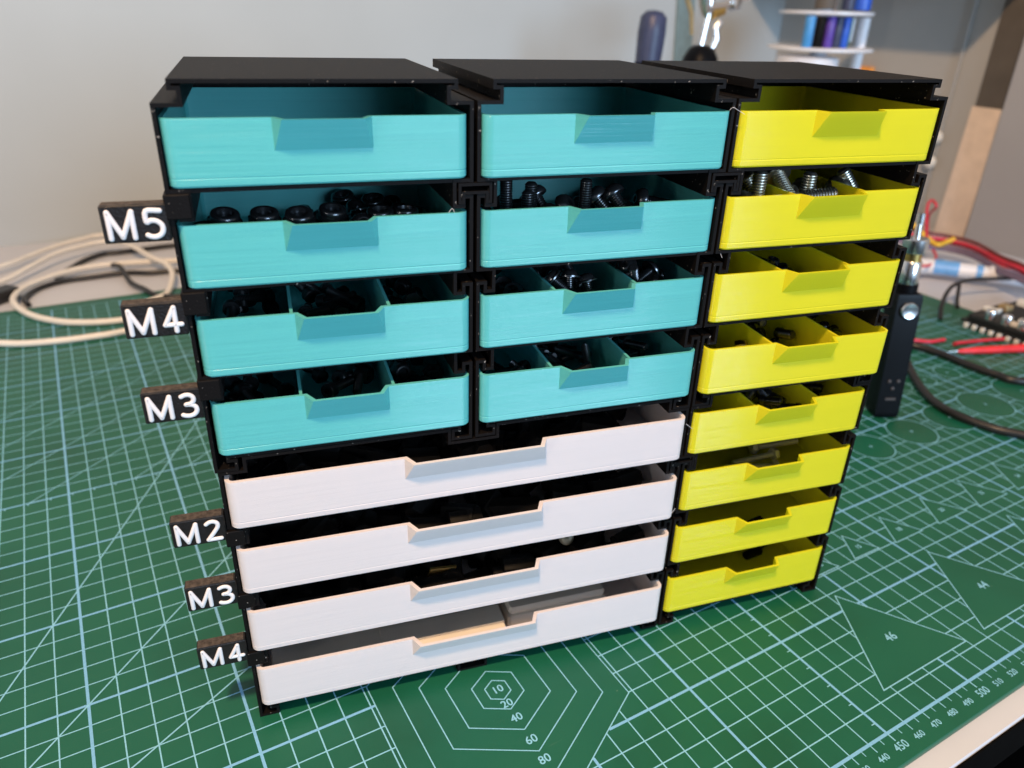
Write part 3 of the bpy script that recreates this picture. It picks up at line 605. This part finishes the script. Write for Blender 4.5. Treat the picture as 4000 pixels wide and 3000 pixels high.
# stray strings of filament left on some drawers
for key, pts in (('U1', [(37.6, 0.2, 17.1), (38.3, -0.4, 18.0), (40.0, -0.6, 17.2), (42.5, -0.8, 16.0)]), ('T2', [(33, 1.2, 17.0), (34, 1.0, 18.2), (34.6, 0.8, 17.2)]), ('W1', [(78.2, 0.4, 15), (80.6, -0.3, 13)]), ('Y2', [(-38.2, 1.0, -0.2), (-37.2, 0.2, -2.6)]), ('W2', [(77.6, 0.8, 2.0), (78.8, 0.4, 4.4)])):
    MB().tube(catmull(pts, 5), 0.06, 6).build('filament_string', 'letter', DR[key][0])
o = thing('metal_plate', 'small bronze-coloured metal plate among the black standoffs', 'plate', cab(72, 9, ZB[6]+10.5), (0.5, 0.1, YAW)); MB().box((-5, -0.5, -4.5), (5, 0.5, 5), 0.15).build('plate_body', 'brass', o)
fastener('pan_screw', ('screw', 3.0, 8, 'button', 6.0, 2.4), 'dull screw head poking up in the third white drawer', 'screw', None, 'W3', (124, 14, ZB[6]+11.5), (-0.2, -0.6, 0.8), 'zinc')
# translucent cases in the lowest white drawer
o = thing('plastic_case', 'translucent plastic case with tick marks lying in the lowest white drawer', 'case', cab(8.5, 2.2, ZB[7]+1.6), (0, 0, YAW))
MB().box((0, 0, 0), (88, 52, 7.6), 0.9).build('case_body', 'clear', o); MB().box((1.2, 20, 7.62), (86.5, 51, 9.4), 0.7).build('case_lid', 'clear', o)
MB().box((40, 3.0, 7.63), (88, 12.2, 8.4), 0.3).build('case_clasp', 'clear', o)
for k in range(10): MB().box((6+8*k, 24, 9.42), (6.5+8*k, 29, 9.5)).build('tick_mark', 'nylon', o)
o = thing('plastic_case', 'smaller clear plastic case at the right in the lowest white drawer', 'case', cab(99, 8, ZB[7]+1.6), (0, 0, YAW))
MB().box((0, 0, 0), (43, 40, 6.0), 1.2).build('case_body', 'clear', o); MB().box((0.5, 1.0, 6.02), (42.5, 39.5, 9.6), 1.4).build('case_lid', 'clear', o)

# ------------------------------------------------------------------ cables and clutter behind
def cable(name, label, pts, r, material, group=None, seg=10):
    P = catmull(pts, 8); o = MB().tube(P, r, seg).build(name, material, smooth=60); return tag(o, label, 'cable', group)
cable('white_cable', 'cream cable sweeping low across the green mat at the far left', [(60, 590, 3), (120, 556, 2.6), (166, 526, 2.6), (184, 517, 2.6), (207, 512, 2.6), (225, 510.5, 2.6), (244, 511, 2.6), (275, 520, 2.6), (310, 545, 2.6), (340, 590, 2.6)], 2.5, 'cable_w')
cable('white_cable', 'cream cable curled in a wide loop at the mat edge behind the M4 tag', [(360, 655, 3), (306, 675, 3), (268, 685, 3.2), (237, 688, 3), (214, 680, 3), (192, 662, 3), (180, 646, 3), (174, 624, 3), (176, 604, 3), (184, 582, 2.6), (196, 563, 2.6), (215, 546, 2.6), (246, 536, 2.6), (285, 540, 2.6), (320, 560, 2.6)], 2.6, 'cable_w')
cable('white_cable', 'cream cable bending down sharply behind the M5 tag', [(100, 620, 3), (164, 671, 4), (185, 696, 6), (208, 725, 8), (232, 743, 8), (249, 749, 8.5), (265, 742, 9), (278, 709, 9.2), (287, 673, 9), (296, 653, 8), (298, 629, 6), (293, 603, 4), (286, 583, 2.8), (270, 570, 2.6)], 2.4, 'cable_w')
cable('white_cable', 'cream cable running along the foot of the back wall', [(60, 640, 3), (163, 718, 4), (185, 742, 4), (209, 768, 4), (235, 786, 4), (251, 793, 4), (300, 785, 4)], 2.2, 'cable_w')
cable('black_cable', 'black cable under the cream loop at the left', [(340, 640, 1), (303, 653, 0), (281, 657, 0), (262, 666, 0), (235, 667, -0.5), (213, 666, -0.5), (198, 659, -0.5), (188, 648, -0.5), (181, 628, -0.3), (184, 612, 0)], 2.2, 'cable_k')
cable('black_cable', 'black cable dipping onto the mat corner under the M5 tag', [(252, 690, 2), (258.6, 671, 4.5), (263, 634, 1), (271, 606, 2.4), (279, 584, 2.4), (296, 573, 2.4), (330, 575, 2.4)], 2.3, 'cable_k')
cable('black_cable', 'black cable arching high along the wall behind the M5 tag', [(205, 680, -0.5), (217, 699, -0.5), (231, 721, 0), (248, 736, 0), (264, 736, 0), (290, 738, 0), (312, 739, 0), (350, 735, 0)], 2.3, 'cable_k')
o = thing('connector_plug', 'dark plug block lying at the far left edge of the desk', 'plug', (165, 640, -3), (0, 0, 0.7)); MB().box((-12, -8, 0), (12, 8, 10), 1.5).build('plug_body', 'cable_k', o); MB().box((-22, -5, 2), (-12.1, 5, 8), 1).build('plug_shell', 'frost', o)
# right: handheld device standing on the mat
o = thing('handheld_device', 'black upright handheld device with chrome top standing behind the yellow drawers', 'device', (664, 161, 0), (math.radians(-3.4), math.radians(-2.0), math.radians(-30)))
def rsq(r): return lambda a: r*(1/max(abs(math.cos(a)), abs(math.sin(a))))**0.9
MB().lathe([(rsq(6.5), 0), (rsq(7.6), 1.2), (rsq(7.8), 4), (rsq(7.8), 80), (rsq(7.2), 82.5), (6, 83)], 40).build('device_body', 'dev_black', o, 40)
MB().lathe([(6.3, 83.02), (6.3, 88)], 28).build('collar', 'dev_black', o, 40)
MB().lathe([(5.6, 88.02), (5.8, 88.6), (5.8, 101.5), (5.4, 102)], 28).build('chrome_section', 'chrome', o, 40)
MB().lathe([(4.9, 102.02), (4.9, 107)], 28).build('brass_ring', 'brass', o, 40)
MB().lathe([(7.0, 107.02), (7.2, 107.6), (7.2, 115), (6.6, 115.6)], 28).build('chrome_ring', 'chrome', o, 40)
MB().lathe([(2.2, 115.62), (1.7, 124), (2.4, 124.5), (2.4, 130)], 20).build('mouthpiece', 'chrome', o, 40)
MB().lathe([(5.2, 0), (5.2, 1.6), (4.6, 2.4), (1.2, 1.8)], 28, (0, -7.85, 73), axis=(0, -1, 0)).build('fire_button', 'chrome', o, 40)
for k, (a, b) in enumerate(((-2.8, 26), (2.8, 26), (0, 21))): MB().lathe([(1.1, 0), (1.1, 0.5), (0.7, 0.7)], 12, (a, -7.85, b), axis=(0, -1, 0)).build('small_button', 'dim', o, 40)
MB().box((-3.2, -8.3, 13), (3.2, -7.7, 14.6)).build('usb_port', 'dim', o)
cable('black_cable', 'thick black cable looping over the mat right of the yellow drawers', [(1000, 60, 3), (850, 110, 3), (794, 141, 3), (787, 157, 3), (784.5, 177, 3), (785, 199, 3), (779, 219, 3), (766, 222, 3), (751, 205, 3), (730, 184, 3), (714, 165, 3), (705, 150, 3), (701.5, 135, 3), (704, 118, 3), (710, 104, 3), (730, 84, 3), (790, 50, 3)], 2.7, 'cable_k')
cable('red_wire', 'thin red wire lying on the mat behind the device', [(760, 245, 1.6), (792, 227, 1.6), (802, 219, 1.6), (817, 216, 1.6)], 1.5, 'cable_r')
cable('red_wire', 'thin red wire leading to the circuit board', [(816, 207, 1.6), (823, 206, 1.6), (843, 201, 1.6), (868, 193, 2.0), (880, 190, 4)], 1.5, 'cable_r')
o = thing('test_probe', 'bright red pointed test probe lying on the mat at the right edge', 'probe', (800, 194.5, 3.6), (0, 0, math.radians(-20.5)))
MB().tube([(0, 0, 0), (3, 0, 0), (18, 0, 0), (60, 0, 0), (140, 0, 0)], [1.0, 1.9, 2.8, 3.5, 3.6], 14).build('probe_grip', 'probe', o); MB().tube([(-9, 0, 0), (0.2, 0, 0)], [0.25, 0.7], 8).build('probe_tip', 'chrome', o)
o = thing('circuit_board', 'black circuit board crowded with pale components at the right edge', 'circuit board', (866, 120, 0), (0, 0, math.radians(2)))
MB().box((0, 0, 5), (110, 112, 6.6)).build('board', 'pcb', o, smooth=None); MB().box((2, 4, 6.7), (60, 108, 12), 0.8).build('module', 'pcb', o)
random.seed(11)
for k in range(16):
    MB().box((-2.0, 2+6.8*k, 0.6), (1.2, 5.6+6.8*k, 4.9), 0.5).build('edge_connector', 'part_white', o)
for k in range(44):
    a, b = random.uniform(2, 90), random.uniform(4, 104); q = random.uniform(3, 9)
    MB().box((a, b, 12.02 if a < 52 else 6.62), (a+q, b+random.uniform(3, 12), (12 if a < 52 else 6.6)+random.uniform(1.5, 6)), 0.4).build('component', random.choice(['part_white', 'gold', 'pcb', 'part_white']), o)
for k in range(3): MB().lathe([(3.6, 0), (3.8, 0.6), (3.8, 7), (3.2, 8)], 18, (4.5, 92-13*k, 12.03)).build('capacitor', 'chrome', o, 40)
cable('black_lead', 'thin black lead curving off the mat corner onto the desk', [(858, 246, 1), (872, 256, 8), (893, 266, 14), (913, 272, 16), (938, 274, 16), (963, 269, 15), (1000, 258, 14)], 1.8, 'cable_k')
cable('black_lead', 'short black lead hanging down beside the circuit board', [(918, 271, 15), (905, 262, 6), (898, 256, 2)], 1.7, 'cable_k')
o = thing('glue_tube', 'white and pale blue glue tube lying behind the circuit board', 'tube', (957, 342, 4.5), (0, 0, math.radians(-57)))
MB().tube([(0, 0, 3), (4, 0, 3.2), (14, 0, 4.5), (60, 0, 6), (66, 0, 6)], [11, 11, 10, 9, 8.6], 20, flat=0.75).build('tube_body', 'tube_white', o)
MB().tube([(66.1, 0, 6), (70, 0, 6), (112, 0, 4.5), (126, 0, 4)], [8.2, 8.2, 6.0, 2.2], 20).build('tube_cap', 'frost', o)
MB().tube([(18, 0, 4.9), (40, 0, 5.6)], [10.1, 9.62], 20, flat=0.76).build('printed_band', 'tube_blue', o); MB().tube([(55, 0, 5.9), (60.5, 0, 6.05)], [9.3, 9.15], 20, flat=0.77).build('printed_band', 'tube_blue', o)
bund = [(985, 405, 30), (1006, 367, 27), (1024, 353, 25), (1025, 325, 25), (998, 281, 26), (986, 254, 27), (975, 215, 20)]
for k, (mt_, dx, dz, nm) in enumerate((('cable_n', 9, 6, 'brown'), ('cable_r', 3, 3, 'red'), ('cable_p', -4, -2, 'grey-purple'), ('cable_p', -8, -4, 'dull violet'), ('cable_r', 6, 0, 'dark pink'))):
    cable('bundle_wire', nm + ' wire in the bundle hanging above the glue tube', [(x+dx+random.uniform(-2, 2), y+dx*0.6, z+dz-6) for x, y, z in bund], 2.0 if k else 1.8, mt_, 'wire bundle above the glue tube')
cable('yellow_wire', 'yellow wire loop hanging beside the device', [(998, 402, 52), (1003, 385, 36), (1007, 361, 22), (1008, 352, 20), (1020, 352, 21), (1030, 350, 24)], 2.6, 'cable_y')
cable('red_wire', 'thin pink-red wire curled up above the yellow wire', [(938, 323, 15), (956, 325, 13), (984, 337, 14), (1005, 354, 14), (1020, 372, 20), (1010, 372, 45), (985, 352, 62), (990, 361, 66), (975, 355, 64), (955, 340, 52), (930, 320, 44)], 1.4, 'cable_r')
# side wall things
o = thing('wood_strip', 'pale wooden strip leaning against the side wall at the right', 'wood strip', (1137, 400, -3), (0, math.radians(2.5), 0)); MB().box((0, 0, 0), (5, 37, 146), 0.6).build('strip_body', 'wood', o)
o = thing('shade_gap_sheet', 'dark brown sheet painted as the shaded gap behind the pale wooden strip', 'board', (1144, 397, -3)); MB().box((0.2, 0, 0), (5.8, 37, 420), 0.5).build('board_body', 'dark_brown', o)  # added upright sheet; its dark brown stands for the shaded wall gap
o = thing('grey_board', 'plain grey-brown board filling the right edge behind the glue tube', 'board', (1128, 60, -3)); MB().box((0, 0, 0), (18, 334, 520), 0.8).build('board_body', 'panel', o)
o = thing('corner_trim', 'pale vertical trim strip with two round bumps on the side wall', 'trim', (1146, 466, -3)); MB().box((0, 0, 0), (3.9, 3.2, 300), 0.4).build('trim_strip', 'side', o)
for z in (78, 107): MB().lathe([(6, 0), (8, 2), (7.4, 5), (4, 7), (0.5, 7.6)], 20, (-0.1, 3, z), axis=(-1, 0, 0)).build('round_bump', 'part_white', o, 50)
o = thing('wall_shelf', 'shelf board on the side wall just above the picture', 'shelf', (1060, 409, 270)); MB().box((0, 0, 0), (89, 329, 18), 1).build('shelf_board', 'side', o)
# upper background
o = thing('tool_holder', 'dark navy tapered tool standing upright behind the middle cabinet', 'tool', (757, 560, -3), (0, math.radians(3), 0))
MB().lathe([(22, 0), (22, 4), (17, 8), (14, 60), (13, 190), (14, 214), (13, 228), (8, 233), (1, 234)], 24).build('tool_body', 'navy', o, 50); MB().lathe([(14.2, 60), (13.4, 186), (12, 186.5)], 24).build('tool_sleeve', 'dev_black', o, 50)
o = thing('third_hand', 'chrome third-hand clamp with jointed arms on a black domed base', 'clamp stand', (837, 560, -3))
MB().lathe([(36, 0), (36, 6), (24, 10), (22, 150), (21, 176), (18, 190), (13, 199), (8, 202), (1, 203)], 28).build('domed_base', 'dev_black', o, 50)
MB().tube([(-2, 0, 202), (3, 0, 232), (4, 0, 250)], 4.2, 14).build('post', 'chrome', o)
MB().tube([(9, -4, 198), (14, -5, 208), (11, -4, 218), (17, -4, 224)], 4.5, 12).build('wing_screw', 'chrome', o)
MB().tube([(-14, -4, 262), (-8, -4, 243), (-4, -2, 234), (6, 0, 237)], [5, 7, 6, 4], 14).build('joint', 'chrome', o)
MB().tube([(-3, 0, 237), (20, 0, 240), (34, 0, 243)], 4, 12).build('arm', 'chrome', o); MB().lathe([(5, -6), (8, -4), (8, 4), (5, 6)], 18, (37, 0, 243), axis=(0.3, -1, 0.2)).build('joint', 'chrome', o, 40)
MB().tube([(40, 0, 245), (70, 0, 252), (110, 0, 262)], [4, 3, 2.5], 12).build('arm', 'chrome', o); MB().tube([(-36, 2, 262), (-18, 2, 232), (-14, 2, 212)], [3, 2.5, 2], 10).build('clip_arm', 'gold', o)
MB().tube([(8, 2, 231), (24, 2, 236)], 5.5, 12).build('copper_joint', 'brass', o)
o = thing('pen_carousel', 'white two-tier carousel with blue and violet markers by the wall corner', 'carousel', (1018, 560, -3))
MB().lathe([(70, 0), (70, 4), (12, 6), (10, 190), (10, 250), (6, 251)], 28).build('post', 'frost', o, 40)
MB().lathe([(56, 197), (58, 198), (58, 200), (56, 201), (11, 201)], 40).build('lower_tray', 'tube_white', o, 40)
MB().lathe([(30, 178), (34, 181), (34, 190), (28, 191.5)], 32, (-24, -6, 0)).build('lower_ring', 'frost', o, 40)
MB().lathe([(50, 234), (51, 235), (51, 237.5), (11, 238)], 40).build('upper_tray', 'frost', o, 40)
MB().lathe([(6, 178), (6, 232)], 16, (44, -20, 0)).build('support_rod', 'frost', o, 40); MB().lathe([(15, 206), (16, 208), (16, 232), (14, 232.8)], 24, (34, 4, 0)).build('white_spool', 'tube_white', o, 40)
for x, y, mt_, r in ((-44, -18, 'sky', 5.5), (-34, -24, 'nylon', 5.5), (-23, -28, 'violet', 5.5), (-12, -30, 'navy', 5.5), (-2, -32, 'blue', 5), (6, -30, 'green', 3)):
    MB().lathe([(r*0.9, 201.2), (r, 202), (r, 231.5), (r*0.9, 232.5)], 18, (x, y, 0)).build('marker', mt_, o, 40)
for x, y, mt_, r in ((-28, -20, 'dark_brown', 11), (0, -28, 'navy', 7), (27, -24, 'blue', 10)): MB().lathe([(r*0.9, 239.2), (r, 240), (r, 270), (r*0.9, 272)], 20, (x, y, 0)).build('marker', mt_, o, 40)
o = thing('wall_shadow_strip', 'grey-teal strip shaped as a cast shadow on the back wall', 'shadow', (975, wy(975)-3, 120)); MB().add([(-2, 0, 0), (26, -2, 0), (14, -1, 180), (-14, 0.9, 180), (-2, 1.5, 0), (26, -0.5, 0), (14, 0.5, 180), (-14, 2.4, 180)], [(0, 1, 2, 3), (7, 6, 5, 4), (0, 4, 5, 1), (1, 5, 6, 2), (2, 6, 7, 3), (3, 7, 4, 0)]).build('shadow_band', 'shadow', o, smooth=None)  # added strip, coloured as the clamp stand's shadow on the wall
o = thing('orange_block', 'small orange block on the side wall above the yellow column', 'block', (1143, 577, 158)); MB().box((0, 0, 0), (6.8, 30, 15), 1.5).build('block_body', 'orange', o)
